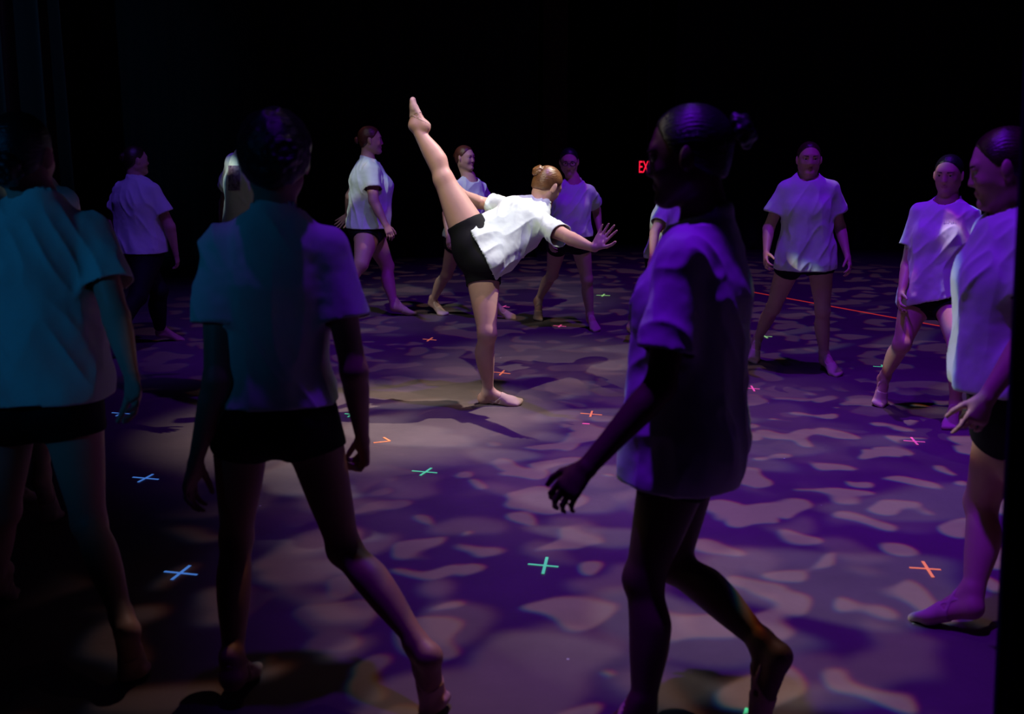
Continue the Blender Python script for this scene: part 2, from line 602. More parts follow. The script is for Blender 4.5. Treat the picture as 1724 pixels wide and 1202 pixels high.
def person(label, sp):
    s = sp.get('s', 1.0); g = sp.get('g', 1.0); D = sp['D']; h = sp.get('h', 0.006)
    az_ = math.degrees(math.atan((sp['pelvis'][0] - W / 2) / F))   # headings are given as seen from the front row
    ly = sp.get('yaw', 0) + az_; cy = sp.get('cyaw', ly - az_) + az_
    P0 = at(*sp['pelvis'], D); C0 = at(*sp['chest'], D + sp.get('lean', 0.0))
    up = nrm(C0 - P0)
    C0 = C0 - up * sp.get('drop', .030) * s
    rp = sp.get('rp'); rc = sp.get('rc')
    rp = yawv(ly + 90) if rp is None else nrm(V(*rp)); rc = yawv(cy + 90) if rc is None else nrm(V(*rc))
    uP = nrm(V(0, 0, 1) + up) if sp.get('upP') is None else nrm(V(*sp['upP']))
    rp = nrm(rp - uP * np.dot(rp, uP)); rc = nrm(rc - up * np.dot(rc, up))
    fp = np.cross(uP, rp); fc = np.cross(up, rc)
    hipL = P0 - rp * .088 * s - uP * .03 * s; hipR = P0 + rp * .088 * s - uP * .03 * s
    if 'hipL' in sp: hipL = at(*sp['hipL'])
    if 'hipR' in sp: hipR = at(*sp['hipR'])
    sw = sp.get('sw', .150)
    shL = C0 - rc * sw * s; shR = C0 + rc * sw * s
    if 'shL' in sp: shL = at(*sp['shL'])
    if 'shR' in sp: shR = at(*sp['shR'])
    HC = at(*sp['head'], D + sp.get('hlean', sp.get('lean', 0.0)))
    hf = nrm(sp['hf']) if 'hf' in sp else nrm(yawv(sp.get('hyaw', cy - az_) + az_) * math.cos(math.radians(sp.get('hpitch', 0))) + V(0, 0, math.sin(math.radians(sp.get('hpitch', 0)))))
    hu0 = nrm(V(*sp['hu'])) if 'hu' in sp else V(0, 0, 1)
    hr = nrm(np.cross(hf, hu0)); hu = np.cross(hr, hf)
    hs = s * sp.get('hs', 1.0)
    NB = C0 + up * .100 * s - fc * .008 * s
    T = []   # torso prims
    Wp = P0 * .55 + C0 * .45 + sp.get('arch', 0.0) * fc
    rw = nrm(rp + rc); mw = nrm(Wp - P0)
    def sg(a, b, ra, rb, fa, fb, u, k=.05, tag='torso'):
        return Seg(a, b, (0, 1), (ra * s * g, rb * s * g), (fa * s * g, fb * s * g), u=u, k=k, tag=tag)
    T += [sg(P0 - uP * .055 * s, P0 + uP * .05 * s, .155, .140, .105, .100, rp),
          sg(P0 + uP * .05 * s, Wp, .140, .118, .100, .090, rw),
          sg(Wp, C0 - up * .09 * s, .118, .132, .090, .098, rw),
          sg(C0 - up * .09 * s, C0 - up * .015 * s, .132, .115, .098, .072, rc)]
    gs = 1 + (g - 1) * .5
    T.append(Seg(shL + rc * .02, shR - rc * .02, (0, .5, 1), (.045 * s * gs, .058 * s * gs, .045 * s * gs), (.046 * s * gs, .060 * s * gs, .046 * s * gs), u=up, k=.05, tag='torso'))
    T.append(Seg(C0 + up * .01 * s, NB + up * .01 * s, (0, .4, 1), (.100 * s, .078 * s, .052 * s), (.062 * s, .058 * s, .052 * s), u=rc, k=.05, tag='torso'))
    for q in (-1, 1):
        T.append(Ell(P0 + rp * q * .075 * s * g - fp * .055 * s * g - uP * .045 * s, .082 * s * g, .075 * s * g, .085 * s * g, rp, uP, .05, 'torso'))
    bf = sp.get('bust', 1.0)
    for q in (-1, 1):
        T.append(Ell(C0 - up * .135 * s + fc * .070 * s * g + rc * q * .062 * s * g, .058 * s * bf, .052 * s * bf, .058 * s * bf, rc, up, .045, 'torso'))
    # legs
    prims = list(T); legs = {}; rep = []
    for sd, hip in (('L', hipL), ('R', hipR)):
        L = sp['leg' + sd]
        az = L.get('az', .08 * s)
        l1, l2 = .405 * s, .395 * s
        if 'A' in L: A = at(*L['A'])
        else: A = onfloor(*L['ankle'], az)
        if 'dA' in L: A = A + V(*L['dA'])
        K = solve_mid(hip, A, *L['knee'], l1, l2, L.get('ks', -1 if math.cos(math.radians(ly)) < 0 else 1)) if 'K' not in L else at(*L['K'])
        rep.append('%s thigh %.2f shank %.2f ankleY %.2f;' % (sd, np.linalg.norm(K - hip) / s, np.linalg.norm(A - K) / s, A[1]))
        if 'B' in L:
            B = at(*L['B']); Tt = at(*L['T'])
        else:
            fy = yawv(L.get('fy', ly - az_) + az_)
            dz = min(az - .022 * s, .142 * s); hz = math.sqrt(max((.148 * s) ** 2 - dz ** 2, 1e-6))
            B = V(A[0], A[1], 0) + fy * hz; B[2] = .022 * s + L.get('lift', 0); Tt = B + fy * .052 * s; Tt[2] = .014 * s + L.get('lift', 0)
        fwd = nrm(B - A)
        lat = nrm(np.cross(K - A, fwd))  # one side of the leg
        out = hip - (hipL + hipR) / 2
        if np.dot(lat, out) < 0: lat = -lat
        kf = np.cross(lat, nrm(K - hip));
        if np.dot(kf, fp + fwd) < 0: kf = -kf
        u1 = lat
        gl = 1 + (g - 1) * .8
        lg = sp.get('lg', 1.0) * gl * L.get('lg', 1.0)
        th = Seg(hip, K, (0, .25, .6, .85, 1), np.array((.084, .083, .068, .054, .050)) * s * lg, np.array((.090, .088, .070, .056, .050)) * s * lg, u=u1, k=.035, tag='thigh' + sd)
        sk = Seg(K, A, (0, .12, .3, .5, .75, .9, 1), np.array((.047, .046, .052, .047, .034, .0285, .031)) * s * (lg * .5 + .5),
                 np.array((.048, .048, .056, .051, .036, .031, .034)) * s * (lg * .5 + .5), u=u1, k=.025, tag='shank' + sd)
        sgn = -1 if np.dot(sk.v, kf) > 0 else 1
        sk.ov = sm((0, .12, .3, .5, .75, 1), np.array((0, .006, .018, .014, .004, 0)) * s * sgn)[1]
        kc = Ell(K + kf * .017 * s, .028 * s, .027 * s, .038 * s, u1, nrm(K - A), .03, 'shank' + sd)
        fo, so, ed, heel = foot_prims(A, B, Tt, lat, s)
        legs[sd] = dict(hip=hip, K=K, A=A, B=B, T=Tt, so=so, ed=ed, heel=heel, th=th, sk=sk, fo=fo)
        prims += [th, sk, kc]
        prims += fo
    arms = {}; handp = []
    for sd, sh in (('L', shL), ('R', shR)):
        a = sp['arm' + sd]
        l1, l2 = .275 * s, .235 * s
        E = at(*a['E']) if 'E' in a else solve_len(sh, *a['elbow'], l1, a.get('s1', 1))
        Wr = at(*a['W']) if 'W' in a else solve_len(E, *a['wrist'], l2, a.get('s2', -1))
        rep.append('%s arm %.2f fore %.2f;' % (sd, np.linalg.norm(E - sh) / s, np.linalg.norm(Wr - E) / s))
        ga = (1 + (g - 1) * .6) * sp.get('ag', 1.0)
        ua = nrm(np.cross(E - sh, fc)); hd = nrm(Wr - E)
        if 'hd' in a: hd = nrm(V(*a['hd']))
        pn = V(*a['pn']) if 'pn' in a else ((rc if sd == 'L' else -rc) + fc * -.3)
        P1 = Seg(sh, E, (0, .3, .75, 1), np.array((.047, .046, .038, .036)) * s * ga, np.array((.050, .048, .040, .036)) * s * ga, u=ua, k=.03, tag='arm' + sd)
        pnn = nrm(pn - hd * np.dot(pn, hd))
        P2 = Seg(E, Wr, (0, .25, .7, 1), np.array((.036, .040, .030, .026)) * s * (ga * .7 + .3), np.array((.035, .037, .026, .019)) * s * (ga * .7 + .3), u=np.cross(hd, pnn), k=.02, tag='fore' + sd)
        hp = hand_prims(Wr, hd, pn, sd, s, **a.get('hand', {}))
        arms[sd] = dict(S=sh, E=E, W=Wr, P1=P1, P2=P2, hp=hp)
        prims += [P1, P2]; handp += hp
    # neck and head
    Nn = HC - hu * .060 * hs - hf * .022 * hs
    prims.append(Seg(NB - up * .03 * s, Nn, (0, .5, 1), np.array((.056, .050, .050)) * s * (g * .3 + .7), np.array((.060, .052, .052)) * s * (g * .3 + .7), u=hr, k=.03, tag='neck'))
    fg = g * .35 + .65
    def hp_(r, f, u): return HC + (hr * r + hf * f + hu * u) * hs
    head = [Ell(hp_(0, -.012, .030), .074 * hs, .092 * hs, .083 * hs, hr, hu, .02, 'skull'),
            Ell(hp_(0, .018, -.022), .062 * hs * fg, .070 * hs, .070 * hs, hr, hu, .03, 'head'),
            Seg(hp_(0, .020, -.045), hp_(0, .062, -.092), (0, 1), (.052 * hs * fg, .024 * hs * fg), (.040 * hs, .020 * hs), u=hr, k=.03, tag='head'),
            Seg(hp_(-.044 * fg, -.005, -.052), hp_(-.012, .058, -.092), (0, 1), (.020 * hs, .014 * hs), u=hr, k=.025, tag='head'),
            Seg(hp_(.044 * fg, -.005, -.052), hp_(.012, .058, -.092), (0, 1), (.020 * hs, .014 * hs), u=hr, k=.025, tag='head'),
            Ell(hp_(0, .070, .026), .046 * hs, .016 * hs, .016 * hs, hr, hu, .015, 'head'),
            Ell(hp_(-.036, .058, -.028), .017 * hs, .016 * hs, .018 * hs, hr, hu, .02, 'head'),
            Ell(hp_(.036, .058, -.028), .017 * hs, .016 * hs, .018 * hs, hr, hu, .02, 'head')]
    nose = [Seg(hp_(0, .080, .010), hp_(0, .096, -.028), (0, 1), (.0065 * hs, .0085 * hs), u=hr, k=.012, tag='head'),
            Ell(hp_(-.009, .089, -.031), .0065 * hs, .009 * hs, .006 * hs, hr, hu, .006, 'head'),
            Ell(hp_(.009, .089, -.031), .0065 * hs, .009 * hs, .006 * hs, hr, hu, .006, 'head'),
            Ell(hp_(0, .082, -.056), .0165 * hs, .010 * hs, .0050 * hs, hr, hu, .005, 'head'),
            Ell(hp_(0, .080, -.0655), .0145 * hs, .010 * hs, .0060 * hs, hr, hu, .005, 'head'),
            Ell(hp_(0, .076, -.092), .016 * hs, .012 * hs, .013 * hs, hr, hu, .015, 'head')]
    for q in (-1, 1):   # eyelids
        nose.append(Ell(hp_(q * .031, .0760, .0125), .0160 * hs, .0100 * hs, .0062 * hs, hr, hu, .004, 'head'))
        nose.append(Ell(hp_(q * .031, .0745, -.0075), .0150 * hs, .0095 * hs, .0050 * hs, hr, hu, .004, 'head'))
    sock = [Ell(hp_(q * .031, .091, .003), .017 * hs, .012 * hs, .011 * hs, hr, hu) for q in (-1, 1)]
    ears = []
    for q in (-1, 1):
        we = nrm(hu - hf * .15)
        ears.append(Ell(hp_(q * .076 * (fg * .3 + .7), -.006, -.006), .008 * hs, .017 * hs, .031 * hs, nrm(hr + hf * q * -.5), we, .006, 'ear'))
    print(label[:40], 'P->C %.2f' % (np.linalg.norm(C0 - P0) / s), 'NB->head %.2f' % (np.linalg.norm(HC - NB) / s), *rep)
    allp = prims + head + nose + ears + handp
    lo = np.min([p.bbox(0)[0] for p in allp], 0) - .02; hi = np.max([p.bbox(0)[1] for p in allp], 0) + .02
    G = Grid(lo, hi, h); Fd = G.new()
    G.add(Fd, prims + head)
    G.carve(Fd, sock, k=.012)
    G.add(Fd, nose + ears, .02)
    G.add(Fd, handp, .02)
    v, f = surface(G, Fd); v = laplace(v, f, 1, .5)
    fc_ = v[f].mean(1)
    mc = hp_(0, .086, -.060)
    r = fc_ - mc
    lipm = ((r @ hr) / (.019 * hs)) ** 2 + ((r @ hu) / (.0100 * hs)) ** 2 + ((r @ hf) / (.02 * hs)) ** 2 < 1
    base = V((legs['L']['A'][0] + legs['R']['A'][0]) / 2, (legs['L']['A'][1] + legs['R']['A'][1]) / 2, 0)
    skin = M[sp.get('skin', 'skin')]
    root = make_mesh('person', v, f, [skin, M['lips_deep'] if sp.get('skin') == 'skin_deep' else M['lips']], base, None, mi=lipm)
    root['label'] = label; root['category'] = 'person'; root['group'] = sp.get('group', 'dancers on the stage')
    # ---------------- shirt
    hem = P0 - uP * sp.get('hem', .06) * s
    if 'hempt' in sp: hem = at(*sp['hempt'])
    hn = -nrm(V(*sp['hemn'])) if 'hemn' in sp else -nrm(uP * .6 + V(0, 0, 1) * .4)
    lw = sp.get('loose', 1.0)
    S = [p.with_(grow=.012) for p in T]
    if sp.get('skirt', True): S += [legs[q]['th'].with_(grow=.012, k=.05) for q in 'LR']
    a0 = C0 - up * .10 * s; b0 = hem - (-hn) * .06
    S.append(Seg(a0, b0, (0, .5, 1), np.array((.148, .152 * lw, .172 * lw)) * s * g, np.array((.112, .118 * lw, .135 * lw)) * s * g, u=rp, k=.06, tag='drape'))
    for q in (-1, 1):   # cloth tented from the bust
        S.append(Seg(C0 - up * .13 * s + fc * (.085 * s * g) + rc * q * .055 * s * g, hem + fp * (.095 * s * g * lw) + rp * q * .07 * s * g, (0, 1), (.050 * s * bf, .05 * s), u=rc, k=.06, tag='drape'))
    S.append(Seg(C0 - up * .05, C0 + up * .01, (0, 1), (.125 * s * gs, .11 * s * gs), (.085 * s * gs, .075 * s * gs), u=rc, k=.05))
    for sd in 'LR':
        a = arms[sd]; d = a['E'] - a['S']; tl = sp.get('slv', .62)
        ua = nrm(np.cross(d, fc)); dn = nrm(d)
        e = a['S'] + d * (tl + .14)
        pl = (a['S'] + d * tl, dn)
        ga = 1 + (g - 1) * .6
        dd = V(0, 0, -1) - dn * np.dot(V(0, 0, -1), dn)
        S.append(Seg(a['S'] - dn * .0, e + dd * .012 * s + (-rc if sd == 'L' else rc) * .004, (0, .5, 1), np.array((.052, .066, .080)) * s * ga, np.array((.054, .062, .070)) * s * ga, u=ua, k=.035, tag='sleeve', plane=pl))
    lo = np.min([p.bbox(0)[0] for p in S], 0) - .02; hi = np.max([p.bbox(0)[1] for p in S], 0) + .02
    Gs = Grid(lo, hi, max(h, .005)); Fs = Gs.new(); Gs.add(Fs, S)
    foreL = [arms[q]['P2'].with_(grow=.006) for q in 'LR'] + [arms[q]['P1'].with_(grow=.004, a=arms[q]['S'] + (arms[q]['E'] - arms[q]['S']) * .0) for q in ''] + [p.with_(grow=.006) for q in 'LR' for p in arms[q]['hp'][:2]]
    Gs.carve(Fs, foreL, k=.015)
    X, Y, Z = Gs.mesh((slice(None),) * 3)
    cut = (X - hem[0]) * hn[0] + (Y - hem[1]) * hn[1] + (Z - hem[2]) * hn[2]
    if 'hemcurve' in sp: cut = cut - sp['hemcurve'] * ((((X - hem[0]) * rp[0] + (Y - hem[1]) * rp[1] + (Z - hem[2]) * rp[2]) / .15) ** 2)
    neckcut = Seg(NB - up * .012 * s + fc * .028 * s, NB + up * .14 * s, (0, 1), (.068 * s, .080 * s), (.070 * s, .080 * s), u=rc)
    cut = np.maximum(cut, -neckcut.dist(X, Y, Z)).astype(np.float32)
    cap = cut > Fs - .0005
    Fs = np.maximum(Fs, cut)
    v, f = surface(Gs, Fs)
    gi = np.clip(np.round((v - Gs.lo) / Gs.h).astype(int), 0, Gs.n - 1)
    isc = cut[tuple(gi.T)] > -.45 * Gs.h
    cf = v[f].mean(1)
    capf = isc[f].sum(1) >= 4
    # sleeve mouths
    for sd in 'LR':
        a = arms[sd]; d = a['E'] - a['S']; L_ = np.linalg.norm(d); dn = d / L_; tl = sp.get('slv', .62)
        q = (cf - a['S']) @ dn; rad = np.linalg.norm(cf - a['S'] - q[:, None] * dn, axis=1)
        nf = np.cross(v[f[:, 2]] - v[f[:, 0]], v[f[:, 3]] - v[f[:, 1]])
        nf /= np.maximum(np.linalg.norm(nf, axis=1), 1e-12)[:, None]
        capf |= (np.abs(q - L_ * tl) < .7 * Gs.h) & (rad < .12 * s * g) & (nf @ dn > .8)
    f = f[~capf]
    v, f, _ = drop_loose(v, f)
    v = laplace(v, f, 2, .5); v = smooth_edge(v, f, 25)
    nn = normals(v, f)
    seed = sp.get('seed', 1) * 3.7
    loc = np.stack([(v - C0) @ rw, (v - C0) @ np.cross(rw, mw), (v - C0) @ mw], 1)
    below = np.clip((-(loc[:, 2]) - .05) / .4, 0, 1)
    n1 = 1 - np.abs(2 * vnoise(loc * V(14, 14, 3.2) + V(0, 0, loc[:, 0].mean()) + seed) - 1)
    diag = np.stack([loc[:, 0] + loc[:, 2] * .6, loc[:, 1], loc[:, 2] * .5 - loc[:, 0] * .7], 1)
    n2 = 1 - np.abs(2 * vnoise(diag * V(17, 12, 6) + seed * 2) - 1)
    n3 = vnoise(loc * 45 + seed)
    wr = sp.get('wrk', 1.0)
    dsp = wr * (.013 * (n1 ** 2 - .4) * (.25 + .75 * below) + .010 * (n2 ** 2 - .4) + .002 * (n3 - .5))
    hd_ = -((v - hem) @ hn)
    dsp = dsp * np.clip(.35 + hd_ / .06, .35, 1)
    v = v + nn * dsp[:, None]
    v = smooth_edge(v, f, 12)
    sh_ = make_mesh('t_shirt', v, f, [M['mint']], base, root)
    so_ = sh_.modifiers.new('cloth', 'SOLIDIFY'); so_.thickness = .004; so_.offset = -1
    # ---------------- shorts or leggings
    up_cut = (P0 + uP * .07 * s, uP)
    B_ = [p.with_(grow=.007) for p in T if p is T[0] or p is T[6] or p is T[7]]
    B_.append(T[1].with_(grow=.007, plane=up_cut))
    tf = sp.get('short', .34)
    for sd in 'LR':
        lgx = legs[sd]; d = lgx['K'] - lgx['hip']; dn = nrm(d)
        if sp.get('leggings'):
            B_.append(lgx['th'].with_(grow=.008))
            d2 = lgx['A'] - lgx['K']
            B_.append(lgx['sk'].with_(grow=.012, plane=(lgx['K'] + d2 * .90, nrm(d2))))
        else:
            B_.append(lgx['th'].with_(grow=.008, plane=(lgx['hip'] + d * tf, dn), k=.03))
    lo = np.min([p.bbox(0)[0] for p in B_], 0) - .02; hi = np.max([p.bbox(0)[1] for p in B_], 0) + .02
    Gb = Grid(lo, hi, max(h, .005)); Fb = Gb.new(); Gb.add(Fb, B_)
    v, f = surface(Gb, Fb)
    nf = np.cross(v[f[:, 2]] - v[f[:, 0]], v[f[:, 3]] - v[f[:, 1]]); nf /= np.maximum(np.linalg.norm(nf, axis=1), 1e-12)[:, None]
    cf = v[f].mean(1); capf = np.zeros(len(f), bool)
    for sd in 'LR':
        lgx = legs[sd]
        if sp.get('leggings'):
            d = lgx['A'] - lgx['K']; o_ = lgx['K']; t_ = .90
        else:
            d = lgx['K'] - lgx['hip']; o_ = lgx['hip']; t_ = tf
        L_ = np.linalg.norm(d); dn = d / L_
        q = (cf - o_) @ dn
        rad = np.linalg.norm(cf - o_ - q[:, None] * dn, axis=1)
        capf |= (np.abs(q - L_ * t_) < .7 * Gb.h) & (nf @ dn > .8) & (rad < .14 * s * g)
    f = f[~capf]; v, f, _ = drop_loose(v, f)
    v = laplace(v, f, 1); v = smooth_edge(v, f, 8)
    so2 = make_mesh('leggings' if sp.get('leggings') else 'shorts', v, f, [M['black_cotton']], base, root)
    so_ = so2.modifiers.new('cloth', 'SOLIDIFY'); so_.thickness = .003; so_.offset = -1
    # ---------------- hair
    hm = M[sp.get('hair', 'hair_brown')]
    hv = sp.get('hvol', 0.0)
    hair = [head[0].with_(grow=(.0042 + hv) * s, k=.02),
            Ell(hp_(0, -.045, -.022), (.060 + hv * .5) * hs, (.045 + hv) * hs, (.060 + hv * .5) * hs, hr, hu, .03)]
    pn_ = nrm(hf * 1.0 - hu * .62)
    pn_ = nrm(hf * .86 - hu * .50)
    pp = hp_(0, .060, .068)       # face plane: runs from the hairline back to behind the ears
    pn2 = nrm(hf * .50 - hu * .86); pp2 = hp_(0, -.016, -.030)
    pn3 = nrm(-hu + hf * .15); pp3 = hp_(0, -.06, -.070)
    lo = np.min([p.bbox(0)[0] for p in hair], 0) - .02; hi = np.max([p.bbox(0)[1] for p in hair], 0) + .02
    hh = min(h, .005)
    Gh = Grid(lo, hi, hh); Fh = Gh.new(); Gh.add(Fh, hair)
    X, Y, Z = Gh.mesh((slice(None),) * 3)
    def pl(p, n): return (X - p[0]) * n[0] + (Y - p[1]) * n[1] + (Z - p[2]) * n[2]
    c_ = np.maximum(np.maximum(pl(pp, pn_), pl(pp2, pn2)), pl(pp3, pn3))
    a = Fh; kk = .012
    q = np.maximum(kk - np.abs(a - c_), 0) / kk
    Fh = (np.maximum(a, c_) + q * q * kk / 4).astype(np.float32)
    v, f = surface(Gh, Fh); v = laplace(v, f, 2)
    rl = v - HC
    ang = np.arctan2(rl @ hu, rl @ hr)
    if sp.get('curly'):
        dsp = .007 * (vnoise(v * 55) - .5) + .008 * (vnoise(v * 25) - .5)
    else:
        dsp = .0016 * np.sin(ang * 60 + 6 * vnoise(v * 20)) * .6
    v = v + normals(v, f) * dsp[:, None]
    make_mesh('hair', v, f, [hm], base, root)
    bl = sp.get('bun', (0, -.105, .03, .036))
    if bl:
        bc = hp_(*bl[:3]); br = bl[3] * s
        bax = nrm(bc - HC)
        t1 = nrm(np.cross(bax, hu)); t2 = np.cross(bax, t1)
        bp = [Ell(bc, br * .72, br * .62, br * .55, t1, bax, .01)]
        for kx in range(9):
            a0_ = kx * math.tau / 9; a1_ = a0_ + 1.15
            q0 = bc + (t1 * math.cos(a0_) + t2 * math.sin(a0_)) * br * .78 - bax * br * .1
            q1 = bc + (t1 * math.cos(a1_) + t2 * math.sin(a1_)) * br * .55 + bax * br * .35
            bp.append(Seg(q0, q1, (0, 1), (br * .30, br * .24), u=bax, k=.006))
        v_ = prim_mesh('hair_bun', bp, min(h, .004), [hm], base, root, 1, lambda q: .003 * (vnoise(q * 70) - .5))
    # ---------------- eyes, brows
    if sp.get('face', True):
        for q in (-1, 1):
            c = hp_(q * .031, .0695, .003)
            eye = prim_mesh('eye', [Ell(c, .0125 * hs, .0125 * hs, .0115 * hs, hr, hu, .001)], .003, [M['eye_white'], M['iris']], base, root)
            me = eye.data
            for p in me.polygons:
                dv = np.array(p.center) + base - c
                if math.hypot(dv @ hr, dv @ hu) < .0062 * hs and dv @ hf > 0: p.material_index = 1
            prim_mesh('eyebrow', [Seg(hp_(q * .016, .0885, .021), hp_(q * .048, .074, .024), (0, .5, 1), (.0035 * hs, .004 * hs, .002 * hs), u=hu, ov=(0, 0, 0), k=.002)], .003, [M['brow']], base, root)
    # ---------------- shoes: stretch toe covers with a heel strap
    if sp.get('shoes', True):
        for sd in 'LR':
            if sp.get('noshoe') == sd: continue
            lx = legs[sd]
            pr = [p.with_(grow=p.grow + .0035, k=.014) for p in lx['fo']]
            lo = np.min([p.bbox(0)[0] for p in pr], 0) - .01; hi = np.max([p.bbox(0)[1] for p in pr], 0) + .01
            gg = Grid(lo, hi, min(h, .005)); FF = gg.new(); gg.add(FF, pr, .03)
            X, Y, Z = gg.mesh((slice(None),) * 3)
            e1 = nrm(lx['T'] - lx['heel'])
            m0 = lx['heel'] * .38 + lx['B'] * .62
            front = -((X - m0[0]) * e1[0] + (Y - m0[1]) * e1[1] + (Z - m0[2]) * e1[2])
            sn = nrm(e1 * 1.0 + lx['ed'] * .9)     # slanting strap from the arch up round the heel
            bnd = np.abs((X - m0[0]) * sn[0] + (Y - m0[1]) * sn[1] + (Z - m0[2]) * sn[2] + .020 * s) - .007
            back = lx['heel'] - lx['ed'] * .028 * s
            b2 = np.abs((X - back[0]) * lx['ed'][0] + (Y - back[1]) * lx['ed'][1] + (Z - back[2]) * lx['ed'][2]) - .006
            b2 = np.maximum(b2, -front - .001)
            FF = np.maximum(FF, np.minimum(np.minimum(front, bnd), b2)).astype(np.float32)
            vv, ff = surface(gg, FF)
            if len(ff): make_mesh('toe_shoe', laplace(vv, ff, 1), ff, [M['shoe']], base, root)
    if sp.get('glasses'):
        gl = []
        for q in (-1, 1):
            n = 10
            for k_ in range(n):
                a0_ = math.tau * k_ / n; a1_ = math.tau * (k_ + 1) / n
                gl.append(Seg(hp_(q * .033 + .024 * math.cos(a0_), .100 - .1 * abs(q * .033 + .024 * math.cos(a0_)), .002 + .018 * math.sin(a0_)),
                              hp_(q * .033 + .024 * math.cos(a1_), .100 - .1 * abs(q * .033 + .024 * math.cos(a1_)), .002 + .018 * math.sin(a1_)), (0, 1), (.0032, .0032), k=.001))
            gl.append(Seg(hp_(q * .057, .096, .004), hp_(q * .080, -.005, .006), (0, 1), (.003, .003), k=.001))
        gl.append(Seg(hp_(-.01, .100, .004), hp_(.01, .100, .004), (0, 1), (.003, .003), k=.001))
        prim_mesh('glasses', gl, .003, [M['frame']], base, root)
    return dict(root=root, P0=P0, C0=C0, up=up, rc=rc, fc=fc, base=base, legs=legs, arms=arms, uP=uP, rp=rp, fp=fp)


#PEOPLE
BACK = dict(face=False)
ST = 'dancers walking in a circle'
people = {}
SPEC = {}
SPEC['A'] = ('person at the left edge seen from behind in teal lit T-shirt, low bun', dict(
    D=3.2, s=1.0, g=1.05, h=.0055, yaw=10, cyaw=4, hyaw=30, pelvis=(62, 648), chest=(62, 372), head=(38, 262), skin='skin', hair='hair_black',
    bun=(0, -.10, -.035, .052), hem=.03, loose=1.2, seed=1, short=.30, hs=1.06,
    armL=dict(elbow=(-70, 520), wrist=(-75, 640)), armR=dict(elbow=(196, 535), wrist=(222, 635), s1=-1, s2=-1, hand=dict(curl=(20, 25, 20))),
    legL=dict(knee=(5, 860), ankle=(-10, 985), az=.10, fy=12), legR=dict(knee=(150, 880), ankle=(214, 1062), az=.17, fy=18, ks=1), **BACK))
SPEC['B'] = ('person left of centre seen from behind, short curly dark hair, fist beside right hip', dict(
    D=2.95, s=1.0, g=.90, h=.0055, yaw=6, hyaw=10, pelvis=(462, 680), chest=(463, 398), head=(464, 270), skin='skin_tan', hair='hair_black', curly=True, hvol=.014,
    bun=(.035, -.105, .02, .05), hem=-.01, seed=2, ag=1.05, loose=.92, sw=.145, slv=.58, short=.26, hs=1.06,
    armL=dict(elbow=(366, 640), wrist=(330, 775), s1=-1, s2=1, hand=dict(curl=(25, 30, 25))),
    armR=dict(elbow=(596, 625), wrist=(610, 738), s1=1, s2=1, hand=dict(curl=(60, 60, 40), thumb=.2)),
    legL=dict(knee=(398, 905), ankle=(392, 1140), az=.08, fy=12), legR=dict(knee=(580, 925), ankle=(722, 1105), az=.185, fy=25, ks=1), **BACK))
SPEC['C'] = ('person in dark silhouette walking left, violet light on shoulder, high bun behind the head', dict(
    D=2.78, s=1.0, g=1.0, h=.0055, yaw=-82, cyaw=-72, hyaw=-82, hpitch=-8, pelvis=(1158, 715), chest=(1180, 410), head=(1159, 262), skin='skin_deep', hair='hair_black',
    bun=(0, -.128, .04, .046), hem=.135, loose=1.12, seed=3, short=.34, hs=1.08, slv=.72,
    armL=dict(elbow=(1112, 650), wrist=(990, 785), s1=-1, s2=-1, hand=dict(curl=(30, 35, 25), spread=7)),
    armR=dict(elbow=(1170, 640), wrist=(1150, 745), s1=1, s2=1),
    legL=dict(K=(1084, 975, 2.68), ankle=(1083, 1222), az=.08, fy=-90), legR=dict(K=(1132, 950, 2.92), ankle=(1310, 1105), az=.22, fy=-78, ks=-1)))
SPEC['D'] = ('person at the right edge in profile facing left, hand hanging in front of black shorts', dict(
    D=3.35, s=.97, g=1.12, h=.0055, yaw=-98, cyaw=-112, hyaw=-92, hpitch=-14, pelvis=(1700, 665), chest=(1706, 382), head=(1690, 282), skin='skin', hair='hair_brown',
    bun=(0, -.12, .03, .036), hem=-.03, loose=1.1, seed=4, bust=1.1, hs=1.06, short=.32,
    armL=dict(elbow=(1738, 560), wrist=(1662, 668), s1=-1, s2=-1, hd=(-.35, -.1, -.8), pn=(-.1, .95, -.3), hand=dict(fan=((18, 20, 12), (55, 45, 20), (60, 50, 25), (35, 30, 20)), thumb=.5)),
    armR=dict(elbow=(1745, 540), wrist=(1760, 640), s1=1, s2=1),
    legL=dict(knee=(1652, 845), ankle=(1636, 1022), az=.085, fy=-88, ks=-1), legR=dict(knee=(1740, 850), ankle=(1790, 1010), az=.12, fy=-90, ks=-1)))
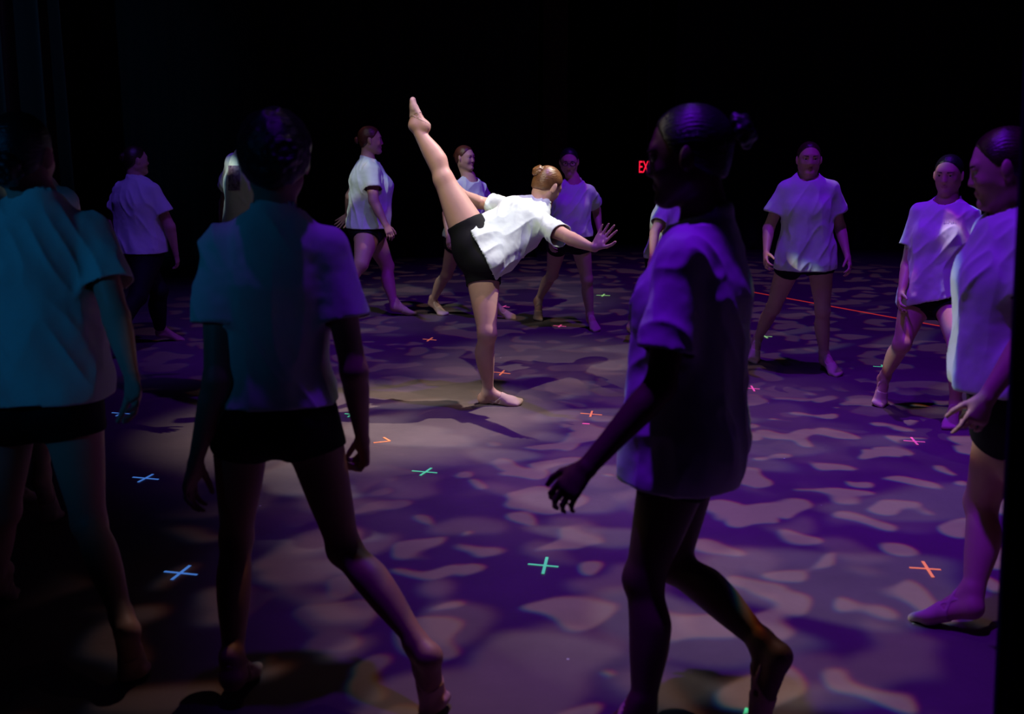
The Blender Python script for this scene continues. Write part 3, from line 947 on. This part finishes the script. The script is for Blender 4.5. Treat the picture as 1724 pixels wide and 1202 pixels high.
SPEC['E'] = ('person in the centre balancing on one leg, the other leg kicked up high behind', dict(
    D=6.36, s=1.0, g=1.0, h=.005, lg=1.08, pelvis=(812, 424), chest=(893, 362), lean=.22, rp=(.55, -.35, -.75), rc=(.80, -.35, -.48), upP=(.70, .45, .45),
    drop=0, skirt=False, head=(921, 313), hlean=.30, hf=(.62, .55, -.52), hu=(.25, .10, .9), hair='hair_blond', bun=(-.02, -.100, .045, .040),
    hipR=(812, 447, 6.36), hipL=(796, 402, 6.36), shL=(858, 350, 6.62), shR=(918, 380, 6.42),
    hem=.02, hemn=(.80, .15, .40), loose=1.12, seed=5, wrk=1.2, short=.29, slv=.62, hemcurve=0,
    armL=dict(E=(806, 341, 6.72), W=(781, 326, 6.58), hd=(-.55, -.42, .62), pn=(-.5, .2, -.5), hand=dict(curl=(15, 20, 15))),
    armR=dict(elbow=(962, 402), wrist=(1000, 418), s1=-1, s2=-1, hd=(.48, .10, .62), pn=(-.3, -.9, .2), hand=dict(curl=(4, 6, 6), spread=9, thumb=1.0)),
    legR=dict(knee=(820, 562), ankle=(822, 660), az=.075, fy=98, ks=-1),
    legL=dict(lg=1.1, K=(747, 302, 6.42), A=(699, 211, 6.50), B=(697, 181, 6.52), T=(694, 166, 6.53))))
SPEC['F'] = ('person at far left seen from behind in black leggings and pale T-shirt', dict(
    D=8.2, s=.90, g=1.34, yaw=50, cyaw=40, hyaw=75, pelvis=(236, 418), chest=(230, 315), head=(229, 270), skin='skin', hair='hair_brown',
    bun=(0, -.11, .03, .036), hem=.03, seed=6, leggings=True, noshoe='L', shoes=False,
    armL=dict(elbow=(192, 372), wrist=(198, 420)), armR=dict(elbow=(286, 382), wrist=(296, 427), s1=-1, s2=1),
    legL=dict(knee=(268, 490), ankle=(270, 560), fy=80), legR=dict(knee=(232, 500), ankle=(188, 572), az=.14, fy=75)))
SPEC['G'] = ('person half hidden behind the curly haired dancer, T-shirt with dark print on back', dict(
    D=6.6, s=1.07, g=1.05, yaw=62, cyaw=55, hyaw=60, pelvis=(422, 410), chest=(424, 270), head=(450, 235), hair='hair_brown',
    bun=(0, -.11, .03, .036), hem=.06, seed=7, loose=1.1,
    armL=dict(elbow=(381, 342), wrist=(377, 402), s1=1, s2=1), armR=dict(elbow=(465, 345), wrist=(500, 390), s1=-1),
    legL=dict(knee=(425, 540), ankle=(430, 645), az=.12, fy=35), legR=dict(knee=(470, 535), ankle=(500, 620), fy=35), **BACK))
SPEC['H'] = ('person at the back walking right in profile, arms swung apart, small reddish bun', dict(
    D=9.55, s=.97, g=1.34, hs=1.06, yaw=88, cyaw=80, hyaw=92, pelvis=(620, 377), chest=(620, 282), head=(624, 236), skin='skin', hair='hair_red',
    bun=(0, -.115, .0, .032), hem=.03, seed=8, bust=1.6, loose=1.05,
    armR=dict(elbow=(629, 338), wrist=(649, 378), s1=-1, s2=-1), armL=dict(elbow=(590, 330), wrist=(586, 362), s1=1, s2=1, hd=(-.7, .1, -.6), pn=(-.2, -1, 0), hand=dict(curl=(10, 12, 10), spread=7)),
    legL=dict(knee=(652, 448), ankle=(664, 517), fy=92), legR=dict(knee=(608, 445), ankle=(562, 520), az=.13, fy=85)))
SPEC['I'] = ('person standing behind the raised leg of the balancing dancer, face turned right', dict(
    D=9.35, s=.90, g=1.08, yaw=135, cyaw=145, hyaw=128, pelvis=(782, 392), chest=(790, 312), head=(783, 266), hair='hair_red',
    bun=(0, -.11, .02, .03), hem=.04, seed=9,
    armR=dict(elbow=(752, 360), wrist=(755, 397), s1=-1, s2=-1), armL=dict(elbow=(822, 355), wrist=(828, 390)),
    legR=dict(knee=(752, 462), ankle=(727, 510), az=.10, fy=125), legL=dict(knee=(815, 465), ankle=(836, 522), fy=110)))
SPEC['J'] = ('person wearing glasses walking forward behind the balancing dancer\'s outstretched hand', dict(
    D=8.75, s=.915, g=1.05, yaw=176, cyaw=176, hyaw=180, hpitch=-12, pelvis=(958, 392), chest=(964, 316), head=(958, 272), hair='hair_black',
    bun=(0, -.10, .06, .03), hem=.03, seed=10, glasses=True,
    armR=dict(elbow=(926, 366), wrist=(927, 402), s1=1, s2=-1), armL=dict(elbow=(1004, 353), wrist=(1010, 392), s1=1, s2=-1),
    legR=dict(knee=(930, 462), ankle=(905, 507), az=.16, fy=170), legL=dict(knee=(988, 470), ankle=(994, 538), fy=163)))
SPEC['K'] = ('person almost hidden behind the dark silhouetted dancer, one pale sleeve and bare arm showing', dict(
    D=8.5, s=.86, g=1.15, yaw=98, cyaw=105, hyaw=95, pelvis=(1118, 428), chest=(1128, 346), head=(1134, 303), hair='hair_brown',
    bun=(0, -.11, .03, .03), hem=.03, seed=11, bust=1.2,
    armR=dict(elbow=(1102, 392), wrist=(1098, 432), s1=-1, s2=-1), armL=dict(elbow=(1160, 390), wrist=(1165, 420)),
    legR=dict(knee=(1085, 500), ankle=(1062, 551), az=.12, fy=85), legL=dict(knee=(1140, 500), ankle=(1150, 562), fy=95)))
SPEC['L'] = ('person in long loose T-shirt striding forward in front of the red floor line', dict(
    D=7.15, s=.96, g=1.02, yaw=170, cyaw=174, hyaw=172, pelvis=(1358, 420), chest=(1360, 311), head=(1362, 268), hair='hair_brown',
    bun=(0, -.11, .05, .032), hem=.135, seed=12, loose=1.08,
    armR=dict(elbow=(1294, 385), wrist=(1290, 427), s1=1, s2=-1), armL=dict(elbow=(1414, 382), wrist=(1427, 432), s1=1, s2=-1),
    legR=dict(knee=(1302, 518), ankle=(1273, 575), az=.13, fy=185), legL=dict(knee=(1385, 522), ankle=(1388, 606), fy=148)))
SPEC['M'] = ('person facing forward beside the right edge profile dancer, one foot on its toes', dict(
    D=6.1, s=.94, g=1.06, yaw=192, cyaw=196, hyaw=195, hpitch=-5, pelvis=(1572, 490), chest=(1592, 354), head=(1597, 294), hair='hair_black',
    bun=(0, -.10, .07, .03), hem=.02, hemn=(-.35, 0, 1), seed=13, loose=1.1,
    armR=dict(elbow=(1528, 448), wrist=(1517, 495), s1=-1, s2=-1), armL=dict(elbow=(1650, 450), wrist=(1655, 510)),
    legR=dict(knee=(1518, 580), ankle=(1487, 638), az=.15, fy=190), legL=dict(knee=(1612, 585), ankle=(1608, 690), fy=190)))
SPEC['N'] = ('person hidden behind the left edge dancer, only shoulder and lifted heel showing', dict(
    D=4.55, s=1.0, g=1.0, yaw=35, cyaw=30, hyaw=50, pelvis=(45, 500), chest=(50, 322), head=(45, 262), hair='hair_brown',
    bun=(0, -.11, .03, .034), hem=.05, seed=14,
    armL=dict(elbow=(-20, 430), wrist=(-20, 510)), armR=dict(elbow=(100, 430), wrist=(100, 500)),
    legR=dict(knee=(72, 690), ankle=(70, 812), az=.18, fy=35), legL=dict(knee=(15, 680), ankle=(10, 830), fy=35), **BACK))
#SPEC_END
import os
_only = os.environ.get('ONLY')
for k_, (lab, sp_) in SPEC.items():
    if _only and k_ not in _only: continue
    people[k_] = person(lab, sp_)
#PEOPLE_END
from mathutils.bvhtree import BVHTree


def shirt_print(key, name, label, x0, y0, x1, y1, m, nx=14, ny=18, off=.0035, strokes=None):
    """a print lying on the cloth of the T-shirt"""
    if key not in people: return
    root = people[key]['root']
    shirt = [c for c in root.children if c.name.startswith('t_shirt')][0]
    me = shirt.data
    base = V(*root.location)
    bv = BVHTree.FromPolygons([tuple(v.co) for v in me.vertices], [tuple(p.vertices) for p in me.polygons])
    v = []; f = []
    for (a0, b0, a1, b1) in (strokes or [(0, 0, 1, 1)]):
        nX = nx if not strokes else 2; nY = ny if not strokes else 3
        ids = {}
        for j in range(nY + 1):
            for i in range(nX + 1):
                px = x0 + (x1 - x0) * (a0 + (a1 - a0) * i / nX); py = y0 + (y1 - y0) * (b0 + (b1 - b0) * j / nY)
                r = nrm(ray(px, py))
                h_, n_, _, _ = bv.ray_cast(Vector(CAM - base), Vector(r))
                if h_ is None: continue
                n_ = V(*n_)
                if np.dot(n_, r) > 0: n_ = -n_
                ids[(i, j)] = len(v); v.append(V(*h_) + base + n_ * off)
        for j in range(nY):
            for i in range(nX):
                q = [(i, j), (i + 1, j), (i + 1, j + 1), (i, j + 1)]
                if all(k in ids for k in q): f.append([ids[k] for k in q])
    if f:
        o = make_mesh(name, np.array(v), np.array(f), [m], base, root)
        o['label'] = label


shirt_print('G', 'back_print', 'dark purple picture print on the back', 385, 279, 404, 320, M['print'])
shirt_print('M', 'chest_print', 'faint row of small pale lettering on the chest', 1589, 369, 1611, 376, M['print_pale'],
            strokes=[(0, .4, .1, 1), (.16, 0, .22, 1), (.3, .1, .36, 1), (.42, .35, .52, .6), (.58, .3, .64, 1), (.7, .2, .78, .9), (.86, .35, .92, 1)])


# ------------------------------------------------------------------ setting
def tag(o, label=None, cat=None, group=None, kind=None):
    if label: o['label'] = label
    if cat: o['category'] = cat
    if group: o['group'] = group
    if kind: o['kind'] = kind
    return o


def grid_floor():
    v = np.array([(-9, -1.5, 0), (9, -1.5, 0), (9, 15.9, 0), (-9, 15.9, 0), (-9, -1.5, -.05), (9, -1.5, -.05), (9, 15.9, -.05), (-9, 15.9, -.05)], float)
    f = np.array([(0, 1, 2, 3), (7, 6, 5, 4), (0, 4, 5, 1), (1, 5, 6, 2), (2, 6, 7, 3), (3, 7, 4, 0)])
    return make_mesh('floor', v, f, [floor_mat()], V(0, 0, 0), None, smooth=False)


def floor_mat():
    m = bpy.data.materials.new('scuffed_black_stage_floor')
    m.use_nodes = True
    N, L = m.node_tree.nodes, m.node_tree.links
    b = N['Principled BSDF']
    tc = N.new('ShaderNodeTexCoord')
    n1 = N.new('ShaderNodeTexNoise'); n1.inputs['Scale'].default_value = 1.3; n1.inputs['Detail'].default_value = 8; n1.inputs['Roughness'].default_value = .65
    L.new(tc.outputs['Object'], n1.inputs['Vector'])
    cr = N.new('ShaderNodeValToRGB')
    cr.color_ramp.elements[0].position = .3; cr.color_ramp.elements[0].color = (.125, .088, .088, 1)
    cr.color_ramp.elements[1].position = .75; cr.color_ramp.elements[1].color = (.19, .135, .132, 1)
    L.new(n1.outputs[0], cr.inputs[0])
    # dust specks
    vo = N.new('ShaderNodeTexVoronoi'); vo.inputs['Scale'].default_value = 5.0
    L.new(tc.outputs['Object'], vo.inputs['Vector'])
    ls = N.new('ShaderNodeMath'); ls.operation = 'LESS_THAN'; ls.inputs[1].default_value = .024
    L.new(vo.outputs['Distance'], ls.inputs[0])
    sx = N.new('ShaderNodeSeparateColor'); L.new(vo.outputs['Color'], sx.inputs[0])
    gt = N.new('ShaderNodeMath'); gt.operation = 'GREATER_THAN'; gt.inputs[1].default_value = .5
    L.new(sx.outputs[0], gt.inputs[0])
    mu = N.new('ShaderNodeMath'); mu.operation = 'MULTIPLY'; L.new(ls.outputs[0], mu.inputs[0]); L.new(gt.outputs[0], mu.inputs[1])
    mx = N.new('ShaderNodeMix'); mx.data_type = 'RGBA'
    L.new(mu.outputs[0], mx.inputs[0]); L.new(cr.outputs[0], mx.inputs[6]); mx.inputs[7].default_value = (.6, .58, .6, 1)
    L.new(mx.outputs[2], b.inputs['Base Color'])
    b.inputs['Roughness'].default_value = .55
    b.inputs['Specular IOR Level'].default_value = .25
    bp = N.new('ShaderNodeBump'); bp.inputs['Strength'].default_value = .15; bp.inputs['Distance'].default_value = .01
    n2 = N.new('ShaderNodeTexNoise'); n2.inputs['Scale'].default_value = 30; n2.inputs['Detail'].default_value = 6
    L.new(tc.outputs['Object'], n2.inputs['Vector']); L.new(n2.outputs[0], bp.inputs['Height']); L.new(bp.outputs[0], b.inputs['Normal'])
    return m


tag(grid_floor(), kind='structure')


def boxes_mesh(name, lst, mats, origin, parent=None, mi=None):
    v = []; f = []
    for (lo, hi) in lst:
        n = len(v)
        v += [(lo[0], lo[1], lo[2]), (hi[0], lo[1], lo[2]), (hi[0], hi[1], lo[2]), (lo[0], hi[1], lo[2]),
              (lo[0], lo[1], hi[2]), (hi[0], lo[1], hi[2]), (hi[0], hi[1], hi[2]), (lo[0], hi[1], hi[2])]
        f += [[n + i for i in q] for q in ((3, 2, 1, 0), (4, 5, 6, 7), (0, 1, 5, 4), (1, 2, 6, 5), (2, 3, 7, 6), (3, 0, 4, 7))]
    return make_mesh(name, np.array(v, float), np.array(f), mats, origin, parent, smooth=False)


black_wall = mat('black_painted_wall', (.006, .006, .007), .9, .1, 0, None, (6, .2, .01))
tag(boxes_mesh('wall_back', [((-9, 15.9, 0), (9, 16.1, 7.5))], [black_wall], V(0, 0, 0)), kind='structure')


def brick_mat():
    m = bpy.data.materials.new('dark_red_brick')
    m.use_nodes = True
    N, L = m.node_tree.nodes, m.node_tree.links
    b = N['Principled BSDF']
    tc = N.new('ShaderNodeTexCoord')
    mp = N.new('ShaderNodeMapping'); mp.inputs['Rotation'].default_value = (math.pi / 2, 0, 0)
    br = N.new('ShaderNodeTexBrick'); br.inputs['Scale'].default_value = 4.6
    br.inputs['Color1'].default_value = (.11, .035, .028, 1); br.inputs['Color2'].default_value = (.075, .028, .024, 1)
    br.inputs['Mortar'].default_value = (.03, .02, .02, 1); br.inputs['Mortar Size'].default_value = .012
    L.new(tc.outputs['Object'], mp.inputs[0]); L.new(mp.outputs[0], br.inputs['Vector']); L.new(br.outputs[0], b.inputs['Base Color'])
    b.inputs['Roughness'].default_value = .9
    return m


def pcol():
    Y = 15.0
    x0 = at(914, 200, Y)[0]; x1 = at(955, 200, Y)[0]
    o = boxes_mesh('brick_pillar', [((x0, Y, 0), (x1, Y + .5, 7.2))], [brick_mat()], V((x0 + x1) / 2, Y, 0))
    tag(o, 'dim red brick pillar rising at the back of the stage behind the dancer with glasses', 'pillar')


pcol()
velour = mat('black_velour_curtain', (.012, .013, .015), .8, .25, 0, None, (50, .2, .002), sheen=.3)


def curtain(label, path, z0, z1, fold=.10, amp=.045, seed=0, thick=.012):
    """hanging drape along a floor path with vertical folds"""
    path = [V(*p) for p in path]
    pts = []
    for a, b in zip(path[:-1], path[1:]):
        n = max(2, int(np.linalg.norm(b - a) / .02))
        for i in range(n): pts.append(a + (b - a) * i / n)
    pts.append(path[-1]); pts = np.array(pts)
    s = np.concatenate([[0], np.cumsum(np.linalg.norm(np.diff(pts, axis=0), axis=1))])
    d = np.gradient(pts, axis=0); d /= np.maximum(np.linalg.norm(d, axis=1), 1e-6)[:, None]
    nr = np.stack([-d[:, 1], d[:, 0]], 1)
    rs = np.random.RandomState(seed)
    ph = s / fold * math.tau / 2 + 1.2 * np.interp(s, np.linspace(0, s[-1], 12), rs.rand(12) * 3)
    zs = np.linspace(z0, z1, 14)
    v = []
    for j, z in enumerate(zs):
        w = amp * np.sin(ph + .25 * math.sin(j * .7)) * (1.0 - .3 * (z - z0) / (z1 - z0))
        q = pts + nr * w[:, None]
        v.append(np.concatenate([q, np.full((len(q), 1), z)], 1))
    v = np.concatenate(v); n = len(pts)
    f = [(j * n + i, j * n + i + 1, (j + 1) * n + i + 1, (j + 1) * n + i) for j in range(13) for i in range(n - 1)]
    o = make_mesh('stage_curtain', v, np.array(f), [velour], V(pts[:, 0].mean(), pts[:, 1].mean(), z0))
    md = o.modifiers.new('cloth', 'SOLIDIFY'); md.thickness = thick; md.offset = 0
    tag(o, label, 'curtain', 'black stage curtains')
    return o


curtain('long black curtain with faint vertical folds along the left side of the stage', [(-4.9, 4.6), (-4.6, 11.5)], .01, 6.8, .33, .07, 3)
curtain('black backdrop curtain closing the rear of the stage left of the brick pillar', [(-8.5, 14.2), (at(905, 200, 14.2)[0], 14.2)], .01, 7.0, .22, .05, 5)
curtain('black backdrop curtain closing the rear of the stage right of the exit sign', [(2.2, 15.2), (8.8, 15.2)], .01, 7.0, .22, .05, 6)
_e0 = at(1722, 350, 2.0); _e1 = at(1681, 1195, 2.0)
def edge_curtain():
    # near drape at the right frame edge, hanging slightly inward toward its foot
    zs = np.linspace(0.01, 3.2, 20)
    v = []; n = 30
    xe = lambda z: _e1[0] + (_e0[0] - _e1[0]) * (z - _e1[2]) / (_e0[2] - _e1[2])
    for z in zs:
        for i in range(n):
            t = i / (n - 1)
            v.append((xe(z) + t * .55, 2.0 + .05 * math.sin(t * 9) + .03 * math.sin(t * 23), z))
    f = [(j * n + i, j * n + i + 1, (j + 1) * n + i + 1, (j + 1) * n + i) for j in range(19) for i in range(n - 1)]
    o = make_mesh('stage_curtain', np.array(v), np.array(f), [velour], V(_e1[0] + .25, 2.0, 0))
    md = o.modifiers.new('cloth', 'SOLIDIFY'); md.thickness = .02; md.offset = 0
    tag(o, 'black wing curtain hanging close at the right frame edge in front of the profile dancer', 'curtain', 'black stage curtains')


edge_curtain()


# ---------------- exit sign
def text_mesh(name, body, size, depth, m, loc, rot_, parent=None, align='CENTER'):
    cu = bpy.data.curves.new(name, 'FONT'); cu.body = body; cu.size = size; cu.extrude = depth
    cu.align_x = align; cu.align_y = 'CENTER'
    o = bpy.data.objects.new(name, cu); sc.collection.objects.link(o)
    dg = bpy.context.evaluated_depsgraph_get()
    me = bpy.data.meshes.new_from_object(o.evaluated_get(dg))
    bpy.data.objects.remove(o)
    o2 = bpy.data.objects.new(name, me); sc.collection.objects.link(o2)
    me.materials.clear(); me.materials.append(m)
    o2.location = loc; o2.rotation_euler = rot_
    if parent: o2.parent = parent
    return o2


def exit_sign():
    Y = 14.6
    c = at(1089.5, 282, Y)
    root = bpy.data.objects.new('exit_sign', None); sc.collection.objects.link(root); root.location = c
    tag(root, 'small exit sign with glowing red letters on the dark rear wall', 'sign')
    black = mat('sign_housing', (.01, .01, .01), .5, .3)
    red = mat('red_lit_letters', (.6, .01, .03), .5, .3, emit=((1.0, .012, .05), 1.3))
    boxes_mesh('housing', [((-.16, .0, -.11), (.16, .06, .11))], [black], V(0, 0, 0), root)
    t = text_mesh('lettering', 'EXIT', .22, .004, red, (0, -.004, 0), (math.pi / 2, 0, 0), root)
    t.scale = (.50, 1.0, 1)
    boxes_mesh('conduit', [((-.012, .02, .11), (.012, .045, 2.2))], [black], V(0, 0, 0), root)


exit_sign()

# ---------------- tapes
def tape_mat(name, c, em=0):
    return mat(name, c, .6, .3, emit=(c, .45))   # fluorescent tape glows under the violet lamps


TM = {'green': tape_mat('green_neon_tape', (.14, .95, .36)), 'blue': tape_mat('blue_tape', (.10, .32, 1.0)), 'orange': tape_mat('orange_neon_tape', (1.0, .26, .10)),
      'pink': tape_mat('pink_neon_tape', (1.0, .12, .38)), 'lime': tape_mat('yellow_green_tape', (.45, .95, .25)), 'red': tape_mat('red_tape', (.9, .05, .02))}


def strip(a, b, w, z, th=.0012):
    a = V(a[0], a[1]); b = V(b[0], b[1]); d = nrm(b - a); n = V(-d[1], d[0]) * w / 2
    q = [a - n, a + n, b + n, b - n]
    return [(p[0], p[1], z) for p in q] + [(p[0], p[1], z + th) for p in q]


def tape(name, label, col, strips, w=.011, cat='tape', group='glow tape marks'):
    v = []; f = []
    for k, (p, q) in enumerate(strips):
        a = onfloor(*p); b = onfloor(*q); n = len(v)
        v += strip(a, b, w, .0008 + .0013 * k)
        f += [[n + i for i in r] for r in ((0, 1, 2, 3)[::-1], (4, 5, 6, 7), (0, 1, 5, 4), (1, 2, 6, 5), (2, 3, 7, 6), (3, 0, 4, 7))]
    v = np.array(v); o = make_mesh(name, v, np.array(f), [TM[col]], V(v[:, 0].mean(), v[:, 1].mean(), 0), smooth=False)
    tag(o, label, cat, group)


CR = 'tape_cross'
tape(CR, 'large green tape cross on the floor in the lower middle between the two near dancers', 'green', [((889, 950), (940, 954.6)), ((914, 967), (921, 939))])
tape(CR, 'blue tape cross nearest the camera on the dark floor at lower left', 'blue', [((276.5, 962.5), (332, 968)), ((289, 977), (320, 953))])
tape(CR, 'middle one of the three blue tape crosses on the left', 'blue', [((223.6, 803.6), (267, 807.4)), ((232.5, 812.5), (257.7, 799))])
tape(CR, 'farthest small blue tape cross beside the left edge dancer\'s hand', 'blue', [((188.5, 695), (218.5, 697)), ((195.5, 701), (214, 691.5))])
tape(CR, 'large orange tape cross beside the pale foot at lower right', 'orange', [((1531, 956), (1584, 959.5)), ((1553.5, 946), (1571, 973))])
tape(CR, 'magenta tape cross on the right near the profile dancer\'s hanging hand', 'pink', [((1521, 742), (1557.5, 744.5)), ((1534, 737), (1545, 749.5))])
tape(CR, 'green tape cross right of the curly haired dancer\'s fist', 'green', [((693.5, 793), (736, 796.4)), ((707.5, 801.3), (726.3, 788.6))])
tape(CR, 'orange tape cross between the standing foot and the silhouetted dancer', 'orange', [((977.5, 696), (1013.6, 698.8)), ((993.6, 702.3), (997, 692.6))])
tape(CR, 'orange tape cross just behind the balancing dancer\'s shin', 'orange', [((830, 626.4), (859.3, 629.4)), ((841, 632.2), (848.8, 624.2))])
tape(CR, 'thin orange tape cross far back left of the balancing dancer\'s shin', 'orange', [((711.8, 571), (734.6, 572.8)), ((719, 574.8), (728, 568.8))])
tape(CR, 'broken orange tape mark like a hook beside the curly haired dancer\'s fist', 'orange', [((629, 745.8), (657, 742.8)), ((646, 737), (656.5, 743))])
tape(CR, 'green tape cross partly hidden by the curly haired dancer\'s forearm', 'green', [((580.5, 696.7), (604, 699)), ((586, 702.5), (597, 695))])
tape(CR, 'small pink tape cross at the back beside the pale shoe behind the shin', 'pink', [((836, 515.5), (858, 517.3)), ((844, 518), (852, 514.8))], .014)
tape(CR, 'small pink tape cross on the floor between the feet of the dancer with glasses', 'pink', [((931.5, 548.4), (953, 549.8)), ((940.5, 551), (945, 547.2))], .014)
tape(CR, 'yellow green tape cross farthest back right of the dancer with glasses', 'lime', [((1004, 497.2), (1027, 497.8)), ((1013.5, 499.3), (1017.5, 495.5))], .016)
tape(CR, 'yellow green tape cross beside the rear foot of the long shirted dancer', 'lime', [((1279, 566), (1300, 567)), ((1284, 564.2), (1292, 569.5))], .014)
tape(CR, 'pink tape cross just right of the silhouetted dancer\'s shirt', 'pink', [((1255, 653.6), (1279, 655.2)), ((1264.7, 650), (1270.3, 659.3))])
tape(CR, 'green tape cross at the lifted foot of the dancer behind the right edge one', 'green', [((1470, 617), (1492, 618)), ((1484, 615), (1489.5, 620.8))])
tape(CR, 'green tape cross cut by the bottom edge beneath the silhouetted dancer', 'green', [((1258, 1193), (1247, 1226)), ((1222, 1207), (1282, 1212))])
tape('tape_scrap', 'tiny magenta scrap of tape just below the orange cross right of centre', 'pink', [((980.5, 713.3), (992.5, 714))], .014, 'tape', 'tape scraps')
tape('tape_scrap', 'tiny orange scrap of tape right of the silhouetted dancer\'s shirt hem', 'orange', [((1238.5, 803), (1242, 803.3))], .014, 'tape', 'tape scraps')
tape('floor_line', 'long thin red tape line across the dark floor behind the dancers on the right', 'red', [((1235, 486), (1692, 569))], .022, 'tape', 'floor line')
print('DONE')
